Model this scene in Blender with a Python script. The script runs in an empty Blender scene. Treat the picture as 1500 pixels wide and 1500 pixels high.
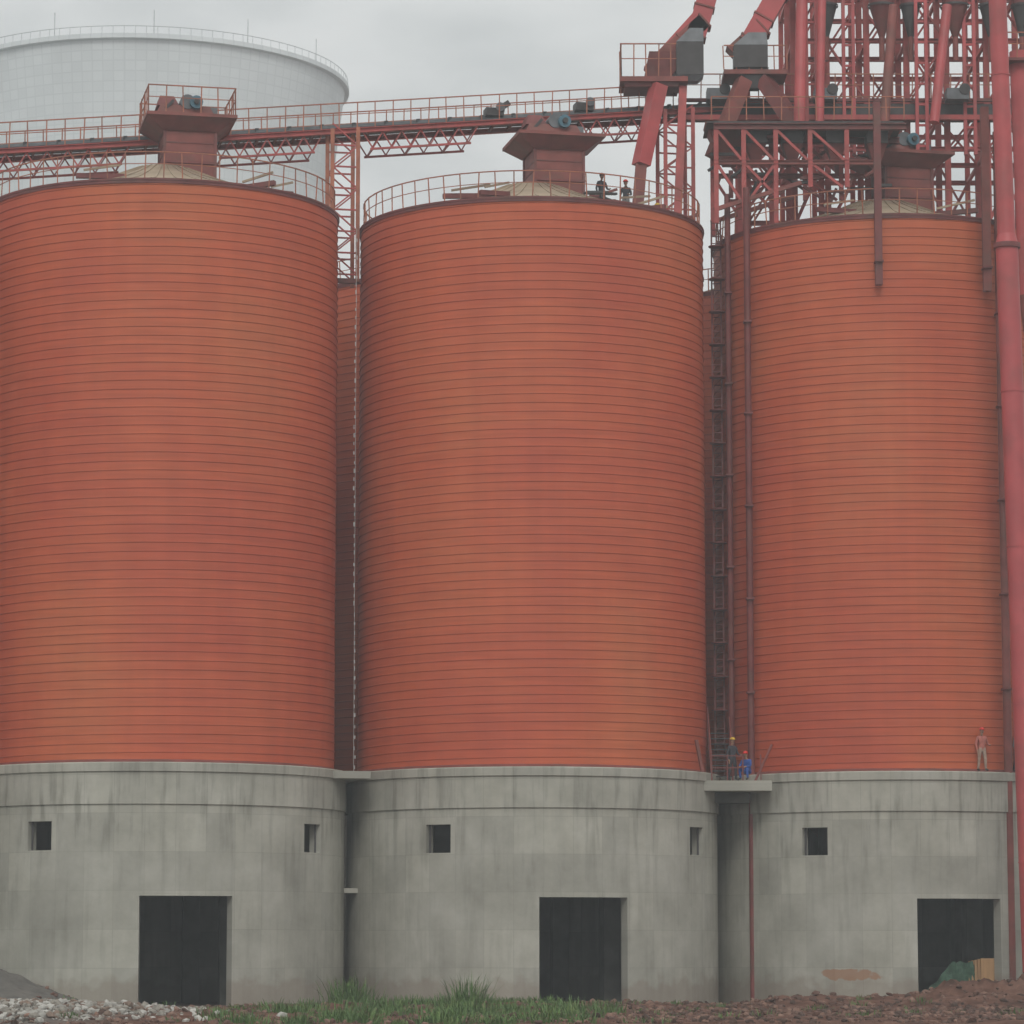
import bpy, bmesh, math, random
from mathutils import Vector, Matrix, noise
random.seed(7)
D=bpy.data; C=bpy.context; scn=C.scene
rad=math.radians
# ------------------------------------------------------------ materials
def newmat(name):
    m=D.materials.new(name); m.use_nodes=True
    nt=m.node_tree; return m,nt,nt.nodes,nt.links,nt.nodes['Principled BSDF']
def N(ns,t,**k):
    n=ns.new(t)
    for a,b in k.items():
        setattr(n,a,b)
    return n
def ramp(ns,stops):
    r=ns.new('ShaderNodeValToRGB'); e=r.color_ramp.elements
    while len(e)<len(stops): e.new(.5)
    for i,(p,c) in enumerate(stops):
        e[i].position=p; e[i].color=(c[0],c[1],c[2],1)
    return r
def simple(name,col,rough=.6,var=.25,scale=3,metal=0,rust=0,bump=0,stretch=1):
    m,nt,ns,L,B=newmat(name)
    tc=N(ns,'ShaderNodeTexCoord'); mp=N(ns,'ShaderNodeMapping'); mp.inputs['Scale'].default_value=(1,1,stretch)
    L.new(tc.outputs['Object'],mp.inputs[0])
    n=N(ns,'ShaderNodeTexNoise'); n.inputs['Scale'].default_value=scale; n.inputs['Detail'].default_value=3
    L.new(mp.outputs[0],n.inputs['Vector'])
    lo=[c*(1-var) for c in col]; hi=[min(1,c*(1+var)) for c in col]
    r=ramp(ns,[(.3,lo),(.7,hi)]); L.new(n.outputs['Fac'],r.inputs[0])
    out=r.outputs[0]
    if rust:
        n2=N(ns,'ShaderNodeTexNoise'); n2.inputs['Scale'].default_value=scale*.7; n2.inputs['Detail'].default_value=4
        L.new(mp.outputs[0],n2.inputs['Vector'])
        r2=ramp(ns,[(.5,(0,0,0)),(.68,(rust,rust,rust))]); L.new(n2.outputs['Fac'],r2.inputs[0])
        mx=N(ns,'ShaderNodeMixRGB'); L.new(r2.outputs[0],mx.inputs[0]); L.new(out,mx.inputs[1]); mx.inputs[2].default_value=(.13,.07,.05,1)
        out=mx.outputs[0]
    L.new(out,B.inputs['Base Color']); B.inputs['Roughness'].default_value=rough; B.inputs['Metallic'].default_value=metal
    return m
def steel_mat(name,c1,c2,c3,dark=1.0):
    m,nt,ns,L,B=newmat(name)
    tc=N(ns,'ShaderNodeTexCoord'); sp=N(ns,'ShaderNodeSeparateXYZ'); L.new(tc.outputs['Object'],sp.inputs[0])
    oi=N(ns,'ShaderNodeObjectInfo'); ad=N(ns,'ShaderNodeVectorMath',operation='ADD'); cbr=N(ns,'ShaderNodeCombineXYZ')
    rr=N(ns,'ShaderNodeMath',operation='MULTIPLY'); L.new(oi.outputs['Random'],rr.inputs[0]); rr.inputs[1].default_value=60
    L.new(rr.outputs[0],cbr.inputs[0]); L.new(tc.outputs['Object'],ad.inputs[0]); L.new(cbr.outputs[0],ad.inputs[1]); CO=ad.outputs[0]
    dv=N(ns,'ShaderNodeMath',operation='DIVIDE'); L.new(sp.outputs[2],dv.inputs[0]); dv.inputs[1].default_value=.365
    fl=N(ns,'ShaderNodeMath',operation='FLOOR'); L.new(dv.outputs[0],fl.inputs[0])
    wn=N(ns,'ShaderNodeTexWhiteNoise',noise_dimensions='1D'); L.new(fl.outputs[0],wn.inputs['W'])
    n1=N(ns,'ShaderNodeTexNoise'); n1.inputs['Scale'].default_value=.13; n1.inputs['Detail'].default_value=4
    L.new(CO,n1.inputs['Vector'])
    mp=N(ns,'ShaderNodeMapping'); mp.inputs['Scale'].default_value=(1.6,1.6,.12); L.new(CO,mp.inputs[0])
    n2=N(ns,'ShaderNodeTexNoise'); n2.inputs['Scale'].default_value=1.0; n2.inputs['Detail'].default_value=5; L.new(mp.outputs[0],n2.inputs['Vector'])
    mp3=N(ns,'ShaderNodeMapping'); mp3.inputs['Scale'].default_value=(.35,.35,5); L.new(CO,mp3.inputs[0])
    n3=N(ns,'ShaderNodeTexNoise'); n3.inputs['Scale'].default_value=1.3; n3.inputs['Detail'].default_value=5; L.new(mp3.outputs[0],n3.inputs['Vector'])
    r=ramp(ns,[(.32,c1),(.5,c2),(.68,c3)]); 
    a=N(ns,'ShaderNodeMath',operation='MULTIPLY_ADD'); L.new(wn.outputs[0],a.inputs[0]); a.inputs[1].default_value=.06; L.new(n1.outputs['Fac'],a.inputs[2])
    a2=N(ns,'ShaderNodeMath',operation='SUBTRACT'); L.new(a.outputs[0],a2.inputs[0]); a2.inputs[1].default_value=.03
    L.new(a2.outputs[0],r.inputs[0])
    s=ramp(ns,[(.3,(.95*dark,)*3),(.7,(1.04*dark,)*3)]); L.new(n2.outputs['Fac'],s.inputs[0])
    mx=N(ns,'ShaderNodeMixRGB',blend_type='MULTIPLY'); mx.inputs[0].default_value=1; L.new(r.outputs[0],mx.inputs[1]); L.new(s.outputs[0],mx.inputs[2])
    s3=ramp(ns,[(.3,(.90,)*3),(.7,(1.07,)*3)]); L.new(n3.outputs['Fac'],s3.inputs[0])
    mx2=N(ns,'ShaderNodeMixRGB',blend_type='MULTIPLY'); mx2.inputs[0].default_value=1; L.new(mx.outputs[0],mx2.inputs[1]); L.new(s3.outputs[0],mx2.inputs[2])
    L.new(mx2.outputs[0],B.inputs['Base Color']); B.inputs['Roughness'].default_value=.55; B.inputs['Specular IOR Level'].default_value=.25
    return m
M_steel=steel_mat('painted_steel_band',(.485,.092,.045),(.53,.118,.050),(.53,.145,.060))
M_rib_shade=steel_mat('painted_steel_seam_shade',(.485,.092,.045),(.53,.118,.050),(.53,.145,.060),.86)  # darker copy of the band colour, paints in the shadow lines at the ribs

def concrete_mat(name,stain=False):
    m,nt,ns,L,B=newmat(name)
    tc=N(ns,'ShaderNodeTexCoord'); sp=N(ns,'ShaderNodeSeparateXYZ'); L.new(tc.outputs['Object'],sp.inputs[0])
    ng=N(ns,'ShaderNodeMath',operation='MULTIPLY'); L.new(sp.outputs[1],ng.inputs[0]); ng.inputs[1].default_value=-1
    at=N(ns,'ShaderNodeMath',operation='ARCTAN2'); L.new(sp.outputs[0],at.inputs[0]); L.new(ng.outputs[0],at.inputs[1])
    mu=N(ns,'ShaderNodeMath',operation='MULTIPLY'); L.new(at.outputs[0],mu.inputs[0]); mu.inputs[1].default_value=7.9
    cb=N(ns,'ShaderNodeCombineXYZ'); L.new(mu.outputs[0],cb.inputs[0]); L.new(sp.outputs[2],cb.inputs[1])
    oi=N(ns,'ShaderNodeObjectInfo'); rr=N(ns,'ShaderNodeMath',operation='MULTIPLY'); L.new(oi.outputs['Random'],rr.inputs[0]); rr.inputs[1].default_value=50
    L.new(rr.outputs[0],cb.inputs[2])
    cb0=N(ns,'ShaderNodeCombineXYZ'); L.new(mu.outputs[0],cb0.inputs[0]); L.new(sp.outputs[2],cb0.inputs[1])
    br=N(ns,'ShaderNodeTexBrick'); br.offset=0.0; L.new(cb0.outputs[0],br.inputs['Vector'])
    br.inputs['Scale'].default_value=1; br.inputs['Brick Width'].default_value=1.22; br.inputs['Row Height'].default_value=1.52
    br.inputs['Mortar Size'].default_value=.016; br.inputs['Mortar Smooth'].default_value=.6
    br.inputs['Color1'].default_value=(.90,.90,.90,1); br.inputs['Color2'].default_value=(1.07,1.07,1.06,1); br.inputs['Mortar'].default_value=(.84,.84,.83,1)
    n1=N(ns,'ShaderNodeTexNoise'); n1.inputs['Scale'].default_value=.45; n1.inputs['Detail'].default_value=7; n1.inputs['Roughness'].default_value=.65; L.new(cb.outputs[0],n1.inputs['Vector'])
    r1=ramp(ns,[(.28,(.30,.293,.252)),(.5,(.385,.377,.328)),(.72,(.47,.462,.41))]); L.new(n1.outputs['Fac'],r1.inputs[0])
    mp=N(ns,'ShaderNodeMapping'); mp.inputs['Scale'].default_value=(2.2,.22,1); L.new(cb.outputs[0],mp.inputs[0])
    n2=N(ns,'ShaderNodeTexNoise'); n2.inputs['Scale'].default_value=1.5; n2.inputs['Detail'].default_value=6; L.new(mp.outputs[0],n2.inputs['Vector'])
    r2=ramp(ns,[(.33,(.68,.68,.66)),(.48,(1,1,1)),(.72,(1.08,1.08,1.06))]); L.new(n2.outputs['Fac'],r2.inputs[0])
    mx=N(ns,'ShaderNodeMixRGB',blend_type='MULTIPLY'); mx.inputs[0].default_value=1; L.new(r1.outputs[0],mx.inputs[1]); L.new(br.outputs[0],mx.inputs[2])
    mx2=N(ns,'ShaderNodeMixRGB',blend_type='MULTIPLY'); L.new(mx.outputs[0],mx2.inputs[1]); L.new(r2.outputs[0],mx2.inputs[2])
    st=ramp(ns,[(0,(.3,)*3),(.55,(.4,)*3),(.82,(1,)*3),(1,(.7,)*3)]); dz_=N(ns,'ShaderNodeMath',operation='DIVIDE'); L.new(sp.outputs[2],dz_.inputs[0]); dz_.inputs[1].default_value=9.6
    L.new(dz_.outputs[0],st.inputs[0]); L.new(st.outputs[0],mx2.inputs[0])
    n3=N(ns,'ShaderNodeTexNoise'); n3.inputs['Scale'].default_value=1.6; n3.inputs['Detail'].default_value=5; L.new(cb.outputs[0],n3.inputs['Vector'])
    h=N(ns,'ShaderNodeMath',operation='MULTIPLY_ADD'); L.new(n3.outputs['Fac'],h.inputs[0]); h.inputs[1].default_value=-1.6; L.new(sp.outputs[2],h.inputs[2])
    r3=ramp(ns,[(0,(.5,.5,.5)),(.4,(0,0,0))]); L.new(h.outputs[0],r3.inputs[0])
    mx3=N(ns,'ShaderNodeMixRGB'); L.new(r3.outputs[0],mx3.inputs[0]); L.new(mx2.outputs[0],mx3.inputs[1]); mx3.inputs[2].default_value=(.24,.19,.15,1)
    out=mx3.outputs[0]
    if stain:
        def gauss(src,c,w):
            s_=N(ns,'ShaderNodeMath',operation='SUBTRACT'); L.new(src,s_.inputs[0]); s_.inputs[1].default_value=c
            d_=N(ns,'ShaderNodeMath',operation='DIVIDE'); L.new(s_.outputs[0],d_.inputs[0]); d_.inputs[1].default_value=w
            p_=N(ns,'ShaderNodeMath',operation='MULTIPLY'); L.new(d_.outputs[0],p_.inputs[0]); L.new(d_.outputs[0],p_.inputs[1]); return p_.outputs[0]
        g1=gauss(mu.outputs[0],-4.2,1.6); g2=gauss(sp.outputs[2],1.25,.28)
        ad=N(ns,'ShaderNodeMath',operation='ADD'); L.new(g1,ad.inputs[0]); L.new(g2,ad.inputs[1])
        n4=N(ns,'ShaderNodeTexNoise'); n4.inputs['Scale'].default_value=1.7; n4.inputs['Detail'].default_value=6; L.new(cb0.outputs[0],n4.inputs['Vector'])
        a4=N(ns,'ShaderNodeMath',operation='MULTIPLY_ADD'); L.new(n4.outputs['Fac'],a4.inputs[0]); a4.inputs[1].default_value=-3.2; L.new(ad.outputs[0],a4.inputs[2])
        r4=ramp(ns,[(0,(.7,.7,.7)),(.25,(0,0,0))]); 
        a5=N(ns,'ShaderNodeMath',operation='ADD'); L.new(a4.outputs[0],a5.inputs[0]); a5.inputs[1].default_value=1.1
        L.new(a5.outputs[0],r4.inputs[0])
        m5=N(ns,'ShaderNodeMixRGB'); L.new(r4.outputs[0],m5.inputs[0]); L.new(out,m5.inputs[1]); m5.inputs[2].default_value=(.32,.15,.075,1); out=m5.outputs[0]
    L.new(out,B.inputs['Base Color']); B.inputs['Roughness'].default_value=.9; B.inputs['Specular IOR Level'].default_value=.2
    bp=N(ns,'ShaderNodeBump'); bp.inputs['Strength'].default_value=.3; bp.inputs['Distance'].default_value=.03
    L.new(n1.outputs['Fac'],bp.inputs['Height']); L.new(bp.outputs[0],B.inputs['Normal'])
    return m
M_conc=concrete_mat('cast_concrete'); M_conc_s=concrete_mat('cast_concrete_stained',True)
M_darkconc=simple('dark_concrete',(.10,.10,.09),.9,.3,1.2)  # one even dark concrete for base interiors and below the link slab
M_red=simple('red_structural_paint',(.40,.066,.060),.55,.2,1.6,rust=.4)
M_redb=simple('red_pipe_paint',(.45,.07,.072),.5,.15,.8,rust=.3)
M_dred=simple('dark_red_paint',(.17,.038,.034),.6,.25,1.4,rust=.5)
M_maroon=simple('primer_red_paint',(.23,.06,.048),.65,.25,1.2,rust=.5)
M_orange=simple('rusty_orange_rail',(.36,.115,.06),.6,.25,2,rust=.5)
M_roof=simple('roof_plate_primer',(.34,.26,.18),.8,.3,.5,rust=.6)
M_grey=simple('grey_machine_paint',(.12,.13,.14),.5,.3,2)
M_dk=simple('dark_machine',(.05,.045,.045),.6,.3,2)
M_blue=simple('blue_motor_paint',(.07,.18,.24),.45,.2,2)
M_galv=simple('galvanised_cable',(.45,.45,.43),.4,.2,5)
M_wood=simple('formwork_plywood',(.42,.25,.12),.8,.25,3,stretch=.2)
M_net=simple('green_netting',(.05,.11,.07),.8,.3,6)
M_pale=simple('pale_grey_steel',(.42,.44,.45),.7,.15,1)
# ------------------------------------------------------------ mesh helpers
class G:
    def __init__(s): s.bm=bmesh.new(); s.mats=[]
    def mi(s,m):
        if m not in s.mats: s.mats.append(m)
        return s.mats.index(m)
    def faces(s,vs,fs,m,smooth=False):
        i=s.mi(m); bv=[s.bm.verts.new(v) for v in vs]
        for f in fs:
            try:
                q=s.bm.faces.new([bv[k] for k in f]); q.material_index=i; q.smooth=smooth
            except ValueError: pass
    def beam(s,p,q,w,h=None,m=None,up=Vector((0,0,1))):
        h=h or w; p=Vector(p); q=Vector(q); d=(q-p)
        if d.length<1e-5: return
        d.normalize(); 
        if abs(d.dot(up))>.98: up=Vector((0,1,0))
        a=d.cross(up).normalized(); b=a.cross(d).normalized()
        vs=[c+a*sx*w/2+b*sy*h/2 for c in(p,q) for sx,sy in((-1,-1),(1,-1),(1,1),(-1,1))]
        s.faces(vs,[(3,2,1,0),(4,5,6,7),(0,1,5,4),(1,2,6,5),(2,3,7,6),(3,0,4,7)],m)
    def ibeam(s,p,q,w,m):
        p=Vector(p); q=Vector(q); d=(q-p).normalized(); up=Vector((0,0,1))
        if abs(d.dot(up))>.98: up=Vector((0,1,0))
        a=d.cross(up).normalized(); b=a.cross(d).normalized(); t=w*.14
        for sgn in(-1,1): s.beam(p+b*sgn*(w/2-t/2),q+b*sgn*(w/2-t/2),w,t,m,up)
        s.beam(p,q,t,w-2*t-.004,m,up)
    def box(s,c,sz,m,rz=0,bev=0):
        c=Vector(c); R=Matrix.Rotation(rz,3,'Z'); 
        vs=[c+R@Vector((x*sz[0]/2,y*sz[1]/2,z*sz[2]/2)) for z in(-1,1) for x,y in((-1,-1),(1,-1),(1,1),(-1,1))]
        s.faces(vs,[(3,2,1,0),(4,5,6,7),(0,1,5,4),(1,2,6,5),(2,3,7,6),(3,0,4,7)],m)
    def frus(s,c0,s0,c1,s1,m,rz=0):
        R=Matrix.Rotation(rz,3,'Z'); vs=[]
        for c,sz in((c0,s0),(c1,s1)):
            for x,y in((-1,-1),(1,-1),(1,1),(-1,1)): vs.append(Vector(c)+R@Vector((x*sz[0]/2,y*sz[1]/2,0)))
        s.faces(vs,[(3,2,1,0),(4,5,6,7),(0,1,5,4),(1,2,6,5),(2,3,7,6),(3,0,4,7)],m)
    def cyl(s,p,q,r,r2=None,m=None,n=8,caps=True):
        r2=r if r2 is None else r2
        p=Vector(p); q=Vector(q); d=(q-p).normalized(); up=Vector((0,0,1))
        if abs(d.dot(up))>.98: up=Vector((0,1,0))
        a=d.cross(up).normalized(); b=a.cross(d).normalized(); i=s.mi(m)
        A=[];Bq=[]
        for k in range(n):
            t=2*math.pi*k/n; o=a*math.cos(t)+b*math.sin(t)
            A.append(s.bm.verts.new(p+o*r)); Bq.append(s.bm.verts.new(q+o*r2))
        for k in range(n):
            f=s.bm.faces.new((A[k],A[(k+1)%n],Bq[(k+1)%n],Bq[k])); f.material_index=i; f.smooth=n>6
        if caps:
            f=s.bm.faces.new(A[::-1]); f.material_index=i; f=s.bm.faces.new(Bq); f.material_index=i
    def lathe(s,prof,m,n=96,c=(0,0,0),smooth=True):
        i=s.mi(m); rows=[]
        for r,z in prof:
            rows.append([s.bm.verts.new((c[0]+r*math.sin(2*math.pi*k/n),c[1]-r*math.cos(2*math.pi*k/n),c[2]+z)) for k in range(n)])
        for a,b in zip(rows,rows[1:]):
            for k in range(n):
                f=s.bm.faces.new((a[k],a[(k+1)%n],b[(k+1)%n],b[k])); f.material_index=i; f.smooth=smooth
    def rail(s,pts,h,step,m,r=.028,mid=True):
        for p,q in zip(pts,pts[1:]):
            p=Vector(p);q=Vector(q); L_=(q-p).length; n=max(1,round(L_/step)); U=Vector((0,0,h))
            for k in range(n+1):
                c=p.lerp(q,k/n); j=Vector((random.uniform(-.04,.04),0,random.uniform(-.03,.03)))
                s.beam(c,c+U+j,r*2,r*2,m)
            s.beam(p+U,q+U,r*2,r*2,m)
            if mid: s.beam(p+U*.55,q+U*.55,r*1.4,r*1.4,m); 
    def obj(s,name,parent=None,sharp=35,fix=False):
        if fix: bmesh.ops.recalc_face_normals(s.bm,faces=s.bm.faces)
        me=D.meshes.new(name); s.bm.to_mesh(me); s.bm.free()
        for m in s.mats: me.materials.append(m)
        if sharp: me.set_sharp_from_angle(angle=rad(sharp))
        o=D.objects.new(name,me); scn.collection.objects.link(o)
        if parent: o.parent=parent
        return o
def empty(name,loc=(0,0,0),rz=0):
    e=D.objects.new(name,None); e.location=loc; e.rotation_euler=(0,0,rz); scn.collection.objects.link(e); return e

ROW=rad(12); Uv=Vector((math.cos(ROW),math.sin(ROW),0)); Bk=Vector((-math.sin(ROW),math.cos(ROW),0))
S1=Vector((.85,146.2,0)); S0=S1-Uv*16.1; S2=S1+Uv*15.95
RS=7.45; ZB=9.6; ZT=33.2; PITCH=.365

# ------------------------------------------------------------ shared meshes
def shell_mesh():
    g=G(); i0=g.mi(M_steel); i1=g.mi(M_rib_shade); n=288
    prof=[(RS,.0,0),(RS,.300,1),(RS+.024,.312,1),(RS+.024,.345,1),(RS,.352,0)]
    nb=int((ZT-ZB)/PITCH)
    cols=[]
    for j in range(n+1):
        a=2*math.pi*j/n; col=[]
        for k in range(-1,nb):
            for r,dz,_ in prof:
                z=ZB+.1+(k+j/n)*PITCH+dz; z=min(max(z,ZB-.1),ZT-.02)
                r=r+.03*noise.noise(Vector((math.sin(a)*6,math.cos(a)*6,z*.35)))
                col.append(g.bm.verts.new((r*math.sin(a),-r*math.cos(a),z)))
        cols.append(col)
    m=len(prof)
    for j in range(n):
        A,Bc=cols[j],cols[j+1]
        for q in range(len(A)-1):
            try:
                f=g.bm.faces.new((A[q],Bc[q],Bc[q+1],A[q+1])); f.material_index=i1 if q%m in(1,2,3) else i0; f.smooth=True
            except ValueError: pass
    g.lathe([(RS+.01,ZT-.14),(RS+.05,ZT-.14),(RS+.05,ZT-.02),(RS+.08,ZT-.02),(RS+.08,ZT+.06),(RS-.1,ZT+.06)],M_dred,144)
    g.lathe([(RS+.09,ZB+.003),(RS+.09,ZB+.10),(RS+.005,ZB+.14)],M_maroon,144)
    return g
def roofz(r):
    t=max(0,min(1,(RS-.15-r)/(RS-1.35))); return ZT+.10+2.0*(.55*t+.45*t*t)
def roof_mesh():
    g=G()
    prof=[(RS+.02,ZT+.065)]+[(RS-.15-k*(RS-1.35)/8,roofz(RS-.15-k*(RS-1.35)/8)) for k in range(9)]+[(0.01,roofz(1.2)+.05)]
    g.lathe(prof,M_roof,72,smooth=False)
    for k in range(36):
        a=2*math.pi*k/36; d=Vector((math.sin(a),-math.cos(a),0))
        for q in range(4):
            ra=RS-.2-q*1.5; rb=ra-1.5
            g.beam(d*ra+Vector((0,0,roofz(ra)+.0)),d*rb+Vector((0,0,roofz(rb)+.0)),.05,.06,M_roof)
    return g
def rail_mesh(seed=1):
    g=G(); random.seed(seed); n=60; R=RS-.12; pts=[]
    for k in range(n):
        a=2*math.pi*k/n; pts.append(Vector((R*math.sin(a),-R*math.cos(a),ZT+.08)))
    for k in range(n):
        p=pts[k];q=pts[(k+1)%n]; H=Vector((0,0,1.1)); j=Vector((random.uniform(-.06,.06),random.uniform(-.06,.06),0))
        g.beam(p,p+H+j,.045,.045,M_orange); g.beam(p+H,q+H,.045,.045,M_orange); g.beam(p+H*.55,q+H*.55,.03,.03,M_orange)
    return g
def base_mesh(mat):
    g=G(); i=g.mi(mat); ops=[(3.4,13.6,0,4.35),(-41.2,4.2,6.15,7.3),(47.7,4.2,6.15,7.3),(-100,4,6.15,7.3),(140,4,6.15,7.3)]
    R=7.9; T=.5
    az=set(range(-180,180))
    for c,h,_,_ in ops: az|={c-h,c+h}
    az=sorted(az)
    zs=[-.6,0,1.5,3,4.35,5.3,6.15,6.7,7.3,7.95]
    def inside(a,z):
        return any(c-h<a<c+h and z0<z<z1 for c,h,z0,z1 in ops)
    n=len(az)
    def P(a,r,z): a=rad(a); return (r*math.sin(a),-r*math.cos(a),z)
    vo=[[g.bm.verts.new(P(a,R,z)) for a in az] for z in zs]; vi=[[g.bm.verts.new(P(a,R-T,z)) for a in az] for z in zs]
    def hole(k,l):
        k%=n
        a2=az[(k+1)%n]+(360 if k==n-1 else 0); 
        if l<0 or l>=len(zs)-1: return False
        return inside((az[k]+a2)/2,(zs[l]+zs[l+1])/2)
    def F(*v):
        f=g.bm.faces.new(v); f.material_index=i
    for l in range(len(zs)-1):
        for k in range(n):
            k2=(k+1)%n
            if hole(k,l): continue
            F(vo[l][k],vo[l][k2],vo[l+1][k2],vo[l+1][k]); F(vi[l][k2],vi[l][k],vi[l+1][k],vi[l+1][k2])
            if hole(k+1,l): F(vo[l][k2],vi[l][k2],vi[l+1][k2],vo[l+1][k2])
            if hole(k-1,l): F(vo[l+1][k],vi[l+1][k],vi[l][k],vo[l][k])
            if hole(k,l+1): F(vo[l+1][k],vo[l+1][k2],vi[l+1][k2],vi[l+1][k])
            if hole(k,l-1): F(vo[l][k2],vo[l][k],vi[l][k],vi[l][k2])
    g.lathe([(R-T,7.952),(R+.07,7.952),(R+.065,9.22),(R+.14,9.24),(R+.15,9.56),(R+.12,9.6),(R-1.5,9.6),(0.01,9.6)],mat,180,smooth=False)
    g.lathe([(R-T,7.94),(0.01,7.94)],M_darkconc,64)
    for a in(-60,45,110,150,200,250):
        x,y=3.9*math.sin(rad(a)),-3.9*math.cos(rad(a)); g.box((x,y,3.9),(.7,.7,8),M_darkconc)
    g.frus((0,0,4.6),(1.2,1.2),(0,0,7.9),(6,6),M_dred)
    # inner lining, switched off and not drawn
    g.lathe([(R-T-.03,.05),(R-T-.03,.9)],M_darkconc,4) if False else None
    for c,h,z0,z1 in ops[1:3]:
        for s_ in(-1,1):
            p=P(c+s_*(h-.45),R-.2,z0); q=P(c+s_*(h-.45),R-.2,z1); g.beam(p,q,.07,.07,M_dk)
    return g
def head_mesh(blue=True):
    g=G(); cx=1.0
    g.box((cx,0,35.75),(2.15,2.2,2.1),M_maroon)
    for sx in(-1,1):
        for sy in(-1,1): g.beam((cx+sx*1.08,sy*1.1,34.7),(cx+sx*1.08,sy*1.1,36.8),.12,.12,M_dred)
    g.box((cx,-.0,35.45),(2.3,2.35,.1),M_dred)
    for z in(35.9,36.3): g.box((cx,0,z),(2.2,2.25,.05),M_dred)
    g.frus((cx,0,36.8),(2.35,2.4),(cx,0,37.3),(3.75,3.5),M_dred)
    g.box((cx,0,37.38),(3.85,3.6,.14),M_maroon)
    g.frus((cx-.2,0,37.45),(2.6,2.0),(cx-.2,0,38.0),(2.1,1.6),M_maroon)
    g.frus((cx-.9,0,38.0),(.95,1.3),(cx-.95,0,38.45),(.6,1.0),M_dred)
    g.cyl((cx-.1,-.9,38.15),(cx-.1,.7,38.15),.32,m=M_grey,n=16); g.cyl((cx+.25,-1.15,38.1),(cx+.25,-.6,38.1),.28,m=M_blue,n=16)
    g.cyl((cx+.25,-1.3,38.1),(cx+.25,-1.15,38.1),.12,m=M_dk,n=10)
    g.box((cx+.9,-.2,37.75),(.6,.9,.5),M_grey); g.beam((cx-1.3,-.8,37.5),(cx-.7,-.8,38.2),.12,.12,M_dk)
    return g
def head_rail():
    g=G(); cx=1.0; z=37.46
    p=[(cx-1.85,-1.7,z),(cx+1.85,-1.7,z),(cx+1.85,1.7,z),(cx-1.85,1.7,z),(cx-1.85,-1.7,z)]
    g.rail(p,1.15,.75,M_orange,.024); return g

proto={}
def silo(c,mat,detail=True,rail_on_head=False,seed=1):
    e=empty('storage_silo',c,ROW)
    def inst(key,fn,name):
        if key not in proto:
            o=fn().obj(name,e); proto[key]=o.data
        else:
            o=D.objects.new(name,proto[key]); scn.collection.objects.link(o); o.parent=e
        return o
    inst('shell',shell_mesh,'steel_shell'); inst('roof',roof_mesh,'roof'); inst('rail%d'%seed,lambda:rail_mesh(seed),'roof_railing')
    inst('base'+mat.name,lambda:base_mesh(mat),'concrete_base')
    if detail: inst('head',head_mesh,'head_house')
    if rail_on_head: inst('hr',head_rail,'head_house_railing')
    return e
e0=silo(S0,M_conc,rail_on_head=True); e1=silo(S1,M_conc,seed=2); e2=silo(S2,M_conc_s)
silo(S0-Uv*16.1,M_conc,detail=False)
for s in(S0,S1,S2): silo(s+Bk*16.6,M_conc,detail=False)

# roof clutter
g=G()
for c,dx,dy,L_,a in((S0,-3,-3.5,2,.3),(S0,3.5,-3.5,1.8,-.4),(S0,4.6,-3,1.2,.6),(S1,-3.6,-4,2.2,.2),(S1,-2.6,-4.6,1.4,.5),(S1,3.8,-3,2.4,.8),(S1,5,-1,2,.1),(S1,4.4,-3.4,1.5,-.3),(S2,-3,-3,2,.5),(S2,2,-4,2.2,-.2)):
    b=c+Uv*dx+Bk*dy; z=roofz(math.hypot(dx,dy))
    d=Vector((math.cos(a),math.sin(a),.05)); b.z=z+.16
    g.beam(b-d*L_/2,b+d*L_/2,.22,.2,M_dred); g.beam(b-d*L_/2+Vector((0,.4,.08)),b+d*L_/2+Vector((0,.3,.1)),.1,.1,M_orange)
    g.beam(b-d*L_/3+Vector((0,-.2,.2)),b+d*L_/3+Vector((.2,-.2,.45)),.09,.09,M_roof)
random.seed(21)
for k in range(26):
    dx=random.uniform(2.4,6.3); dy=random.uniform(-2.5,1.5); b=S1+Uv*dx+Bk*dy; b.z=roofz(math.hypot(dx,dy))+random.uniform(.05,.5)
    a=random.uniform(-.5,.9); d=Vector((math.cos(a),math.sin(a),random.uniform(-.35,.35)))*random.uniform(.3,.9)
    g.beam(b-d,b+d,random.uniform(.05,.16),.1,random.choice([M_dk,M_dred,M_maroon,M_grey]))
g.obj('stacked_steel_sections')

# ------------------------------------------------------------ conveyor gallery
def dz(X): return 36.2+.113*(X+21)
def cp(X,off=0,z=0):
    t=(X-S1.x)/Uv.x; b=S1+Uv*t+Bk*(2.3+off); return Vector((b.x,b.y,dz(X)+z))
conv=empty('conveyor_gallery')
g=G(); X0,X1=-36,11.5
for off in(-.85,.85):
    g.ibeam(cp(X0,off),cp(X1,off),.22,M_red)
n=60
for k in range(n+1):
    x=X0+(X1-X0)*k/n; g.beam(cp(x,-.85,.02),cp(x,.85,.02),.09,.12,M_dred)
g.beam(cp(X0,0,.17),cp(X1,0,.17),1.75,.03,M_grey)
g.obj('deck',conv)
g=G()
g.beam(cp(X0,.1,.36),cp(X1,.1,.36),.8,.14,M_grey)
for k in range(int((X1-X0)/1.4)):
    x=X0+k*1.4; g.beam(cp(x,-.4,.2),cp(x,-.4,.46),.06,.06,M_dk); g.beam(cp(x,.1,.46),cp(x+.15,.1,.46),.9,.05,M_dk)
g.obj('belt_housing',conv)
g=G()
for off in(-.9,.9): g.rail([cp(X0,off,.1),cp(X1-4,off,.1)],1.15,.8,M_orange,.024)
g.obj('walkway_railing',conv)
g=G()
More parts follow.
